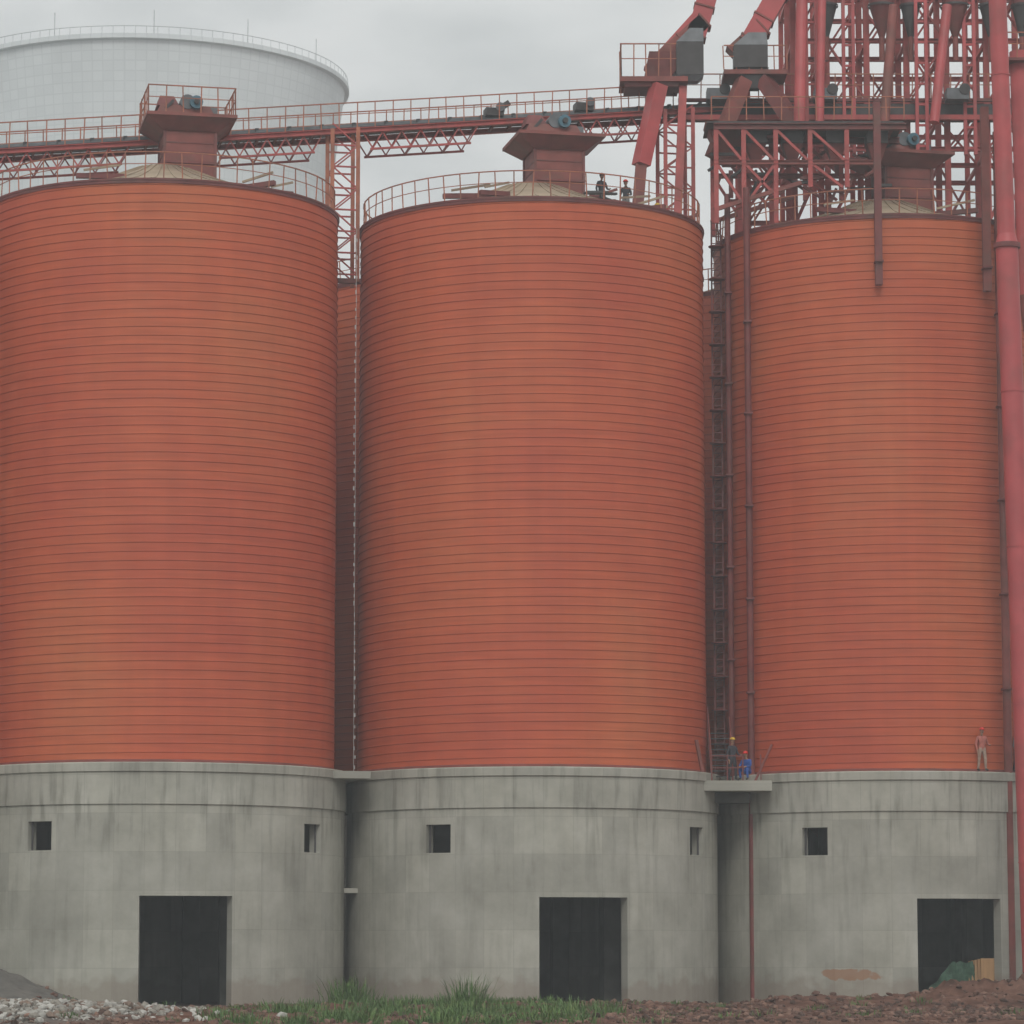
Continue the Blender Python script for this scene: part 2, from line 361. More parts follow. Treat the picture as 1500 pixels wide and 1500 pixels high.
for a,b in((-36,-16.2),(-12.7,-8.0),(-6.2,-1.2),(3.3,7.2)):
    nn=round((b-a)/.85)
    for off in(-.8,.8):
        g.beam(cp(a+.3,off,-.85),cp(b-.3,off,-.85),.09,.09,M_red)
        for k in range(nn):
            xa=a+(b-a)*k/nn; xb=a+(b-a)*(k+1)/nn; xm=(xa+xb)/2
            g.beam(cp(xa,off,-.12),cp(xm,off,-.82),.055,.055,M_red); g.beam(cp(xm,off,-.82),cp(xb,off,-.12),.055,.055,M_red)
    for k in range(0,nn,2):
        x=a+(b-a)*(k+.5)/nn; g.beam(cp(x,-.8,-.85),cp(x,.8,-.85),.06,.06,M_red)
g.obj('truss',conv)
g=G()
for xc,w,zb in((-7.15,.55,30.9),(7.5,.62,31.6)):
    for off in(-.7,.7):
        for s_ in(-1,1):
            p=cp(xc+s_*w,off-1.2,-.1); q=Vector((p.x,p.y,zb)); g.ibeam(q,p,.17,M_orange if xc<0 else M_red)
    for off in(-.7,.7):
        zz=zb+.3; k=0
        while zz<dz(xc)-.8:
            p=cp(xc-w,off-1.2); q=cp(xc+w,off-1.2); a=Vector((p.x,p.y,zz)); b=Vector((q.x,q.y,zz+.95))
            g.beam(a,Vector((q.x,q.y,zz)),.07,.07,M_red)
            g.beam(a,b,.06,.06,M_red) if k%2 else g.beam(Vector((q.x,q.y,zz)),Vector((p.x,p.y,zz+.95)),.06,.06,M_red)
            zz+=.95;k+=1
    c=cp(xc,-1.2); g.beam((c.x-1.2,c.y-.7,zb+.05),(c.x+1.2,c.y-.3,zb+.05),.2,.2,M_dred)
g.obj('support_towers',conv)
g=G()
for x in(-.4,3.6):
    p=cp(x,-.3,.55); g.box(p,(.8,.7,.35),M_dk,ROW); g.cyl(p+Vector((.3,-.4,.2)),p+Vector((.3,.3,.2)),.2,m=M_grey,n=12)
g.beam(cp(-.4,-.2,.6),cp(.3,-.2,1.0),.25,.25,M_dk)
g.obj('drive_units',conv)

# ------------------------------------------------------------ steel elevator structure on the right
tr=empty('elevator_trestle')
g=G(); random.seed(11)
colX=[10.6,12.7,14.2,16.0,17.8,19.6,21.4,23.2]; colY=[150.2,153.4,157.0]
levels=[34.6,38.0,40.2,43.0,45.8,48.6]
for yi,y in enumerate(colY):
    for xi,x in enumerate(colX):
        zb=34.0 if xi>0 else 0.0; zt=50 if xi>0 else 41
        g.ibeam((x,y,zb),(x,y,zt),.26 if yi<2 else .22,M_red)
    for z in levels:
        if z>41: g.ibeam((colX[1],y,z),(colX[-1],y,z),.2,M_red)
        else: g.ibeam((colX[0],y,z),(colX[-1],y,z),.2,M_red)
    for xi in range(len(colX)-1):
        for zi in range(len(levels)-1):
            if xi==0 and zi>1: continue
            if (xi+zi+yi)%3==2: continue
            a,b=(colX[xi],y,levels[zi]),(colX[xi+1],y,levels[zi+1]); c,d=(colX[xi+1],y,levels[zi]),(colX[xi],y,levels[zi+1])
            g.beam(a,b,.09,.09,M_red)
            if (xi+yi)%2==0: g.beam(c,d,.09,.09,M_red)
for x in colX[1:]:
    for z in levels:
        g.beam((x,colY[0],z),(x,colY[2],z),.14,.16,M_red)
g.obj('main_frame',tr)
g=G()
for x,y in((13.4,148.9),(15.1,149.3),(18.3,148.8),(20.5,149.2)):
    for s_ in(-.22,.22): g.beam((x+s_,y,37.5),(x+s_,y,51),.15,.2,M_redb)
    for k in range(14): g.beam((x-.25,y-.02,37.8+k*.95),(x+.25,y-.02,37.8+k*.95),.07,.1,M_redb)
g.obj('elevator_legs',tr)
g=G()
for y in(145.6,148.2):
    g.ibeam((8.8,y,37.9),(17.2,y,37.9),.28,M_dred); g.ibeam((8.8,y,36.3),(15.8,y,36.3),.2,M_maroon)
    g.beam((8.8,y,34.2),(12.6,y,35.4),.18,.18,M_maroon)
    for x in(8.9,10.1,11.5,13.0,14.6): g.ibeam((x,y,33.6 if x<13 else 35.2),(x,y,37.8),.2,M_red)
    for a,b in(((8.9,36.3),(10.1,34.4)),((10.1,36.3),(11.5,34.8)),((11.5,36.3),(10.1,34.3)),((11.5,37.8),(13,36.3)),((13,37.8),(14.6,36.3)),((10.1,37.8),(11.5,36.3)),((8.9,37.8),(10.1,36.3)),((13,36.3),(14.4,35.2))):
        g.beam((a[0],y,a[1]),(b[0],y,b[1]),.12,.12,M_red)
for x in(8.9,10.1,11.5,13.0,14.6,16.6): g.beam((x,145.6,37.9),(x,148.2,37.9),.16,.16,M_dred)
g.box((12.8,147,38.1),(8.6,2.9,.08),M_dk)
g.rail([(8.7,145.4,38.14),(17.1,145.4,38.14)],1.05,.8,M_orange,.024)
random.seed(31)
for k in range(46):
    x=random.uniform(8.9,16.8); z=random.uniform(35.2,37.7)
    L_=random.uniform(.4,1.3); a=random.choice([0,0,.6,-.6,1.57,1.2]); d=Vector((math.cos(a),0,math.sin(a)))*L_
    p=Vector((x,random.uniform(146,149),z)); g.beam(p-d*.5,p+d*.5,random.uniform(.07,.2),.12,random.choice([M_dred,M_maroon,M_dk,M_dred]))
for x in(10.7,12.3,14.2,16.0):
    g.box((x,146.6,37.55),(.9,1.2,.5),M_dk); g.frus((x,146.6,36.5),(.35,.35),(x,146.6,37.3),(.9,.9),M_dred)
g.obj('distribution_frame',tr)
g=G()
g.box((16.2,150.0,39.6),(17.5,1.2,.55),M_dk); g.box((16.2,149.4,40.05),(17.5,.2,.14),M_dred); g.box((16.2,149.2,39.2),(17.5,.25,.22),M_red)
g.rail([(7.6,149.2,40.1),(24.8,149.2,40.1)],1.1,.85,M_orange,.024)
for x in(9.2,14.0,19.9): g.box((x,149.0,40.15),(1.0,.9,.5),M_grey); g.cyl((x+.3,148.5,40.35),(x+.3,149.3,40.35),.25,m=M_dk,n=12)
g.obj('transfer_gallery',tr)
g=G()
def duct(p,q,w,h,m=M_redb):
    g.beam(p,q,w,h,m); p=Vector(p);q=Vector(q); n=max(2,int((q-p).length/1.1)); d=(q-p)/n
    for k in range(n+1): c=p+d*k; u=(q-p).normalized()*.04; g.beam(c-u,c+u,w+.1,h+.1,M_maroon)
y=148.6
duct((6.6,y,41.6),(8.6,y,43.4),.9,.7,M_maroon); duct((8.2,y,42.7),(9.4,y,46.8),.9,.85)
g.beam((6.0,y,41.2),(8.4,y,43.9),.7,.3,M_redb)
g.frus((6.4,y,40.6),(1.1,1.2),(7.0,y,41.9),(1.8,1.4),M_dred)
g.box((6.3,y,40.55),(3.0,2.2,.22),M_maroon); g.box((6.2,y,40.35),(2.4,1.8,.2),M_dred)
g.rail([(4.85,y-1,40.66),(7.6,y-1,40.66)],1.5,.6,M_orange,.026); g.rail([(4.85,y-1,40.66),(4.85,y+1,40.66)],1.5,.6,M_orange,.026)
g.box((7.9,y-.6,41.5),(1.2,.9,1.5),M_dk); g.frus((7.9,y-.6,40.5),(.7,.6),(7.9,y-.6,40.74),(1.2,.9),M_grey); g.frus((7.9,y-.6,42.26),(1.2,.9),(8.2,y-.6,42.9),(.6,.7),M_grey)
duct((9.9,y,41.9),(11.2,y,43.1),.9,.8,M_maroon); duct((10.6,y,42.4),(13.2,y,47),.95,.9)
g.box((10.6,y-.6,41.6),(1.5,.9,1.0),M_dk); g.frus((10.6,y-.6,42.11),(1.5,.9),(10.9,y-.6,42.7),(.8,.7),M_grey); g.frus((10.7,y-.5,40.2),(.6,.6),(10.7,y-.5,41.1),(1.4,.9),M_dk)
g.box((10.8,y,40.9),(2.8,2.0,.2),M_maroon); g.rail([(9.4,y-.95,41.0),(12.2,y-.95,41.0)],1.1,.6,M_orange,.024)
g.beam((6.5,147.8,40.3),(5.7,147.4,36.6),.7,.6,M_redb); g.beam((5.7,147.4,36.6),(5.5,147.3,34.3),.5,.5,M_maroon)
g.beam((7.6,148,40.3),(7.3,147.6,34.2),.35,.35,M_red)
g.beam((10.3,148,40.6),(8.9,147.5,37.0),.7,.6,M_maroon); g.beam((11.2,148,40.6),(12.5,147,38.3),.7,.6,M_dred)
g.frus((9.6,147.5,36.6),(.6,.6),(9.6,147.5,38.4),(2.2,1.6),M_maroon)
g.cyl((13.0,147.8,47),(12.6,146.2,38.2),.26,m=M_redb,n=14); g.cyl((13.9,147.8,48),(13.5,146.4,38.2),.2,m=M_redb,n=14)
g.cyl((17.0,148,44),(16.4,147,38.2),.22,m=M_maroon,n=12); g.cyl((19.4,148,44),(18.6,146.9,38.4),.22,m=M_redb,n=12)
g.obj('chutes',tr)
g=G()
for x,s_ in((14.1,.9),(16.6,1.0),(17.9,.8),(19.9,1.05),(21.5,.9),(22.9,.8)):
    y=149.2; g.cyl((x,y,44.3*1),(x,y,46.6),.55*s_,m=M_dred,n=18); g.cyl((x,y,42.9),(x,y,44.3),.13,.55*s_,m=M_dk if s_<1 else M_dred,n=18); g.cyl((x,y,41.8),(x,y,42.9),.13,m=M_maroon,n=10)
    g.lathe([(.62*s_,0),(.62*s_,.1)],M_dk,18,(x,y,44.28))
g.obj('cyclone_hoppers',tr)
def fr(px,extra=.3):
    dx=px-S2.x; return S2.y-math.sqrt(max(0,(RS+extra)**2-dx*dx))
def drop(name,x,z0,z1,r,m,box=False,step=4):
    g=G(); y=fr(x,.25+r)
    if box: g.ibeam((x,y,z0),(x,y,z1),r*2,m)
    else:
        g.cyl((x,y,z0),(x,y,z1),r,m=m,n=14)
    z=z0+1
    while z<min(z1,ZT-1):
        if z>ZB: g.beam((x-r-.03,y,z),(x+r+.03,y,z),.3+2*r,.08,M_dred)
        z+=step
    return g.obj(name,tr)
drop('hanger_1',15.5,30.1,38.0,.15,M_dred,True,9); drop('hanger_2',20.2,30.0,38,.17,M_maroon,True,9)
drop('downpipe_1',10.15,0.1,35,.14,M_dred); drop('downpipe_2',9.4,9.6,35,.13,M_dred)
drop('downpipe_3',20.75,.1,37,.17,M_maroon); drop('downpipe_4',21.3,.1,37,.14,M_dred)
g=G()
for x in(8.75,9.15): g.beam((x,147.0,9.4),(x,147.0,34),.07,.07,M_dred)
for k in range(82): g.beam((8.75,147,9.6+k*.3),(9.15,147,9.6+k*.3),.035,.035,M_dred)
for k in range(16):
    z=11+k*1.45; g.cyl((8.95,146.65,z),(8.95,146.65,z+.05),.36,m=M_dred,n=12)
g.obj('caged_ladder',tr)

# link slabs between silo bases
g=G()
g.box((9.35,144.9,9.05),(3.0,4.4,.42),M_conc); g.box((9.2,145.6,8.6),(1.6,3,.4),M_darkconc)
g.obj('link_slab')
g=G(); c=(S0+S1)/2
g.box((c.x-.05,c.y-2.2,9.38),(1.7,4.2,.3),M_conc,ROW); g.box((c.x,c.y-.9,4.7),(1.0,1.2,.2),M_conc,ROW)
g.obj('link_slab')
g=G()
for x in (8.35,9.0,9.65,10.4): g.beam((x,142.85,9.27),(x,142.85,10.35),.05,.05,M_dred)
for z in(9.8,10.3): g.beam((8.35,142.85,z),(9.65,142.85,z),.045,.045,M_dred)
g.beam((10.2,143.4,9.27),(10.9,143.2,10.8),.09,.09,M_maroon); g.beam((7.9,141.9,9.6),(7.65,141.8,10.9),.12,.12,M_maroon)
for sx in(8.4,9.3): g.beam((sx,143.9,9.27),(sx,146.6,11.6),.05,.18,M_dred)
for k in range(9): g.beam((8.43,144.1+k*.28,9.5+k*.245),(9.27,144.1+k*.28,9.5+k*.245),.24,.04,M_dk)
for sx in(8.4,9.3):
    g.beam((sx,143.9,10.3),(sx,146.6,12.6),.045,.045,M_maroon)
    for k in range(4): g.beam((sx,144.1+k*.8,9.4+k*.69),(sx,144.1+k*.8,10.45+k*.69),.04,.04,M_maroon)
g.obj('access_stairs')
g=G(); c=(S0+S1)/2+Vector((.35,-.6,0)); z=9.8; k=0
while z<32.5:
    o=.02 if k%2 else 0; xx=c.x+math.sin(z*.2)*.05+random.uniform(-.02,.02); g.beam((xx,c.y,z),(xx,c.y,z+random.uniform(.12,.2)),.035+o,.035,M_galv); z+=random.uniform(.3,.5);k+=1
g.beam((c.x,c.y,9.6),(c.x,c.y,33),.018,.018,M_galv)
g.obj('hoist_chain')

# big red vent pipe
g=G()
P0=Vector((20.95,138,-.2)); P1=Vector((20.05,138,49)); t=(31.0+.2)/49.2; Pm=P0.lerp(P1,t)
g.cyl(P0,Pm,.46,m=M_redb,n=28); g.cyl(Pm,P1,.37,m=M_redb,n=28)
g.cyl(Pm+Vector((0,0,-.1)),Pm+Vector((0,0,.1)),.55,m=M_dred,n=28); g.cyl(Pm+Vector((0,0,.1)),Pm+Vector((0,0,.5)),.46,.37,m=M_redb,n=28)
for tt in(.12,.25,.38,.51,.78,.9):
    q=P0.lerp(P1,tt); r_=.46 if tt<t else .37; g.cyl(q,q+Vector((0,0,.05)),r_+.025,m=M_redb,n=28)
    g.beam(q,q+Vector((.6,4.4,0)),.14,.14,M_dred)
g.obj('vent_pipe',fix=False)
g=G()
g.cyl((21.7,141,29.5),(21.5,141,40),.42,m=M_redb,n=24); g.cyl((21.7,141,27.5),(21.7,141,29.5),.2,.42,m=M_maroon,n=24); g.cyl((21.7,141,0),(21.7,141,27.5),.2,m=M_maroon,n=16)
g.rail([(20.6,140.4,39.6),(23.5,140.4,39.6)],1.1,.7,M_orange,.024); g.box((22,141,39.5),(3,1.6,.12),M_dred)
g.obj('dust_duct')

# third doorway
e=empty('plywood_stack',S2+Uv*1.9-Bk*7.0,ROW)
g=G()
for k in range(5): g.box((-.1*k+.2,.12*k,.95+.02*k),(1.0,.05,1.9-.1*k),M_wood,.04*k)
g.box((.3,-.1,.35),(1.2,.2,.7),M_wood,.1)
g.obj('boards',e)
g=G(); nx=20
vs=[];fs=[]
for j in range(8):
    for i in range(nx): vs.append((-2.2+i*.12,-.0+.12*math.sin(i*1.1+j),(1.75 if i>9 else .6+.13*i)*j/7+.05*math.sin(i*1.7)))
for j in range(7):
    for i in range(nx-1): fs.append((j*nx+i,j*nx+i+1,(j+1)*nx+i+1,(j+1)*nx+i))
g.faces(vs,fs,M_net,True); o=g.obj('safety_net',None); o.location=S2+Uv*1.6-Bk*6.7; o.rotation_euler=(0,0,ROW)

# ------------------------------------------------------------ cooling tower
m,nt,ns,L,B=newmat('weathered_hazed_concrete')  # light grey concrete, paled further so distance haze is in the colour
tc=N(ns,'ShaderNodeTexCoord'); sp=N(ns,'ShaderNodeSeparateXYZ'); L.new(tc.outputs['Object'],sp.inputs[0])
at=N(ns,'ShaderNodeMath',operation='ARCTAN2'); L.new(sp.outputs[0],at.inputs[0]); L.new(sp.outputs[1],at.inputs[1])
mu=N(ns,'ShaderNodeMath',operation='MULTIPLY'); L.new(at.outputs[0],mu.inputs[0]); mu.inputs[1].default_value=30
cb=N(ns,'ShaderNodeCombineXYZ'); L.new(mu.outputs[0],cb.inputs[0]); L.new(sp.outputs[2],cb.inputs[1])
br=N(ns,'ShaderNodeTexBrick'); br.offset=0; L.new(cb.outputs[0],br.inputs['Vector']); br.inputs['Scale'].default_value=1
br.inputs['Brick Width'].default_value=1.57; br.inputs['Row Height'].default_value=1.5; br.inputs['Mortar Size'].default_value=.12; br.inputs['Mortar Smooth'].default_value=.5
br.inputs['Color1'].default_value=(.66,.70,.71,1); br.inputs['Color2'].default_value=(.71,.75,.76,1); br.inputs['Mortar'].default_value=(.62,.66,.67,1)
n1=N(ns,'ShaderNodeTexNoise'); n1.inputs['Scale'].default_value=.06; n1.inputs['Detail'].default_value=4; L.new(tc.outputs['Object'],n1.inputs['Vector'])
r1=ramp(ns,[(.35,(.93,.93,.93)),(.65,(1.05,1.05,1.05))]); L.new(n1.outputs['Fac'],r1.inputs[0])
mx=N(ns,'ShaderNodeMixRGB',blend_type='MULTIPLY'); mx.inputs[0].default_value=1; L.new(br.outputs[0],mx.inputs[1]); L.new(r1.outputs[0],mx.inputs[2])
L.new(mx.outputs[0],B.inputs['Base Color']); B.inputs['Roughness'].default_value=.95; B.inputs['Specular IOR Level'].default_value=.1
M_tower=m
g=G(); prof=[]
for k in range(41):
    z=8+k*(135-8)/40; prof.append((28*math.sqrt(1+((z-100)/78)**2),z))
g.lathe(prof,M_tower,160); rt=prof[-1][0]
g.lathe([(rt,135),(rt+.7,135.1),(rt+.7,135.8),(rt-.9,135.8),(rt-.9,130)],M_tower,160,smooth=False)
for k in range(120):
    a=2*math.pi*k/120; d=Vector((math.sin(a),-math.cos(a),0)); g.beam(d*(rt+.5)+Vector((0,0,135.8)),d*(rt+.5)+Vector((0,0,136.9)),.07,.07,M_pale)
g.lathe([(rt+.47,136.85),(rt+.53,136.85),(rt+.53,136.95),(rt+.47,136.95)],M_pale,120)
for a in(-20,8,35,62,-48): 
    d=Vector((math.sin(rad(a)),-math.cos(rad(a)),0)); g.beam(d*rt+Vector((0,0,135.8)),d*rt+Vector((0,0,139.5)),.12,.12,M_pale)
for k in range(44):
    a=2*math.pi*k/44; r0=45.8; 
    for s_ in(-1,1):
        b=a+s_*.07; g.beam((r0*1.03*math.sin(b),-r0*1.03*math.cos(b),0),(prof[0][0]*math.sin(a),-prof[0][0]*math.cos(a),8.2),.9,.9,M_tower)
o=g.obj('cooling_tower'); o.location=(-56.7,517,0)

# ------------------------------------------------------------ ground
def sstep(a,b,x): t=max(0,min(1,(x-a)/(b-a))); return t*t*(3-2*t)
def gh(x,y):
    s=y-(146.2+(x-.85)*.2126)
    n=lambda f,o=0: noise.noise(Vector((x*f+o,y*f,o)))
    act=sstep(80,100,y)*(1-sstep(-9.2,-8.2,s))*(1-sstep(40,50,abs(x)))
    h=.10*n(.5)+.06*n(1.7,3)
    heap=sstep(7.5,11,x)*math.exp(-((s+14.5)/4)**2)*(.34+.62*sstep(14,20,x))
    heap+=.28*sstep(-12,-6,x)*(1-sstep(4,10,x))*math.exp(-((s+16)/6)**2)*0.6
    heap*=1+.55*n(.8,7)+.45*n(2.3,9)+.3*n(5,4)
    gm=1.8*max(0,1-math.hypot((x+19.8)/4.4,(y-128.5)/4.5))*(1+.12*n(1.5,5))
    lp=.45*math.exp(-(((x+16)/6.5)**2+((y-112)/5)**2))
    return act*(h+heap+gm+lp)+.02
def axis(lo,hi,fine_lo,fine_hi,st):
    v=[]; x=fine_lo
    while x<=fine_hi: v.append(x); x+=st
    k=st; x=fine_hi
    while x<hi: k*=1.35; x+=k; v.append(min(x,hi))
    k=st; x=fine_lo; pre=[]
    while x>lo: k*=1.35; x-=k; pre.append(max(x,lo))
    return pre[::-1]+v
ax=axis(-3000,3000,-26,28,.22); ay=axis(-600,4000,98,144,.24)
me=D.meshes.new('ground'); W=len(ax)
vs=[(x,y,gh(x,y)) for y in ay for x in ax]
fs=[(j*W+i,j*W+i+1,(j+1)*W+i+1,(j+1)*W+i) for j in range(len(ay)-1) for i in range(W-1)]
me.from_pydata(vs,[],fs); 
m,nt,ns,L,B=newmat('bare_soil')
tc=N(ns,'ShaderNodeTexCoord')
n1=N(ns,'ShaderNodeTexNoise'); n1.inputs['Scale'].default_value=.9; n1.inputs['Detail'].default_value=7; n1.inputs['Roughness'].default_value=.7; L.new(tc.outputs['Object'],n1.inputs['Vector'])
r1=ramp(ns,[(.3,(.05,.028,.021)),(.5,(.12,.06,.042)),(.7,(.21,.12,.088))]); L.new(n1.outputs['Fac'],r1.inputs[0])
sp=N(ns,'ShaderNodeSeparateXYZ'); L.new(tc.outputs['Object'],sp.inputs[0])
mr=N(ns,'ShaderNodeMapRange'); mr.inputs['From Min'].default_value=-11; mr.inputs['From Max'].default_value=-15; L.new(sp.outputs[0],mr.inputs[0])
mx=N(ns,'ShaderNodeMixRGB'); L.new(mr.outputs[0],mx.inputs[0]); L.new(r1.outputs[0],mx.inputs[1])
r3=ramp(ns,[(.3,(.085,.082,.075)),(.7,(.18,.17,.15))]); L.new(n1.outputs['Fac'],r3.inputs[0]); L.new(r3.outputs[0],mx.inputs[2])
L.new(mx.outputs[0],B.inputs['Base Color']); B.inputs['Roughness'].default_value=.95; B.inputs['Specular IOR Level'].default_value=.1
b=N(ns,'ShaderNodeBump'); b.inputs['Strength'].default_value=.8; b.inputs['Distance'].default_value=.12; L.new(n1.outputs['Fac'],b.inputs['Height']); L.new(b.outputs[0],B.inputs['Normal'])
me.materials.append(m); o=D.objects.new('ground',me); scn.collection.objects.link(o)
for p in me.polygons: p.use_smooth=True

def stones(name,n,gen,smin,smax,mats):
    t=(1+5**.5)/2
    ico=[Vector(v).normalized() for v in((-1,t,0),(1,t,0),(-1,-t,0),(1,-t,0),(0,-1,t),(0,1,t),(0,-1,-t),(0,1,-t),(t,0,-1),(t,0,1),(-t,0,-1),(-t,0,1))]
    fc=[(0,11,5),(0,5,1),(0,1,7),(0,7,10),(0,10,11),(1,5,9),(5,11,4),(11,10,2),(10,7,6),(7,1,8),(3,9,4),(3,4,2),(3,2,6),(3,6,8),(3,8,9),(4,9,5),(2,4,11),(6,2,10),(8,6,7),(9,8,1)]
    V=[];F=[];MI=[]
    for k in range(n):
        x,y=gen(); s_=smin+(smax-smin)*random.random()**2.5; sc=Vector((random.uniform(.7,1.3),random.uniform(.7,1.3),random.uniform(.45,.9)))*s_
        R=Matrix.Rotation(random.random()*6.3,3,'Z')@Matrix.Rotation(random.random(),3,'X'); b=len(V); z=gh(x,y)+s_*.25
        for v in ico:
            v=v*random.uniform(.75,1.15); V.append(R@Vector((v.x*sc.x,v.y*sc.y,v.z*sc.z))+Vector((x,y,z)))
        F+=[tuple(b+i for i in f) for f in fc]; MI+=[random.randrange(len(mats))]*20
    me=D.meshes.new(name); me.from_pydata(V,[],F)
    for q in mats: me.materials.append(q)
    me.polygons.foreach_set('material_index',MI); o=D.objects.new(name,me); scn.collection.objects.link(o)
ms=[simple('limestone_a',(.30,.285,.255),.9,.3,4),simple('limestone_b',(.22,.20,.17),.9,.3,4),simple('stone_c',(.42,.405,.37),.9,.2,4),simple('stone_d',(.17,.12,.09),.9,.3,4)]
stones('gravel_pile',3600,lambda:(random.gauss(-15.9,2.6),random.gauss(110.5,3.2)),.03,.19,ms+[ms[1]])
clod=[simple('soil_clod_a',(.12,.062,.045),.95,.3,4),simple('soil_clod_b',(.19,.11,.08),.95,.3,4),simple('soil_clod_c',(.075,.042,.03),.95,.3,4)]
stones('soil_clods',8000,lambda:((lambda x:(x,146.2+(x-.85)*.2126-random.uniform(8.4,46)))(random.uniform(3,26) if random.random()<.7 else random.uniform(-18,5))),.02,.17,clod)

# grass & weeds
m,nt,ns,L,B=newmat('weed_leaves')
oi=N(ns,'ShaderNodeTexCoord'); n1=N(ns,'ShaderNodeTexNoise'); n1.inputs['Scale'].default_value=1.3; n1.inputs['Detail'].default_value=3; L.new(oi.outputs['Object'],n1.inputs['Vector'])
r=ramp(ns,[(.3,(.04,.08,.02)),(.55,(.08,.155,.035)),(.75,(.16,.20,.06))]); L.new(n1.outputs['Fac'],r.inputs[0]); L.new(r.outputs[0],B.inputs['Base Color']); B.inputs['Roughness'].default_value=.7
M_gr=m
V=[];F=[]
def blade(x,y,h,w,lean,a):
    z=gh(x,y)-.02; b=len(V); d=Vector((math.cos(a),math.sin(a),0)); sd=Vector((-d.y,d.x,0))
    for t_,ww in((0,1),(.4,.9),(.75,.6)):
        c=Vector((x,y,z))+d*lean*t_*t_+Vector((0,0,h*t_)); V.append(c-sd*w*ww/2); V.append(c+sd*w*ww/2)
    V.append(Vector((x,y,z))+d*lean+Vector((0,0,h*.97)))
    F.extend([(b,b+1,b+3,b+2),(b+2,b+3,b+5,b+4),(b+4,b+5,b+6)])
random.seed(5)
cl=[]
for k in range(1150):
    x=random.gauss(-2.4,3.5); s_=-random.uniform(10,46); y=146.2+(x-.85)*.2126+s_
    if noise.noise(Vector((x*.45,y*.25,2)))<-.1: continue
    cl.append((x,y,random.uniform(.08,.34)*(1.2 if noise.noise(Vector((x*.8,y*.2,6)))>.1 else .7)))
cl+=[(-6.1+random.gauss(0,.25),131+random.gauss(0,.7),random.uniform(.6,1.15)) for _ in range(12)]
cl+=[(-1.6+random.gauss(0,.15),128+random.gauss(0,.5),random.uniform(.7,1.2)) for _ in range(7)]
cl+=[(random.uniform(-9,3.5),random.uniform(112,128),random.uniform(.25,.6)) for _ in range(60)]
cl+=[(random.uniform(9,24),random.uniform(110,134),random.uniform(.1,.3)) for _ in range(30)]+[(random.uniform(-20,-9),random.uniform(118,131),random.uniform(.1,.25)) for _ in range(16)]
for x,y,h in cl:
    for q in range(random.randint(16,38)):
        a=random.random()*6.3; rr=random.random()**.5*.5*(.6+h)
        blade(x+rr*math.cos(a),y+rr*math.sin(a),h*random.uniform(.4,1.2),random.uniform(.018,.05),h*random.uniform(.1,.7),a+random.uniform(-.7,.7))
me=D.meshes.new('grass'); me.from_pydata(V,[],F); me.materials.append(M_gr); o=D.objects.new('grass',me); scn.collection.objects.link(o)

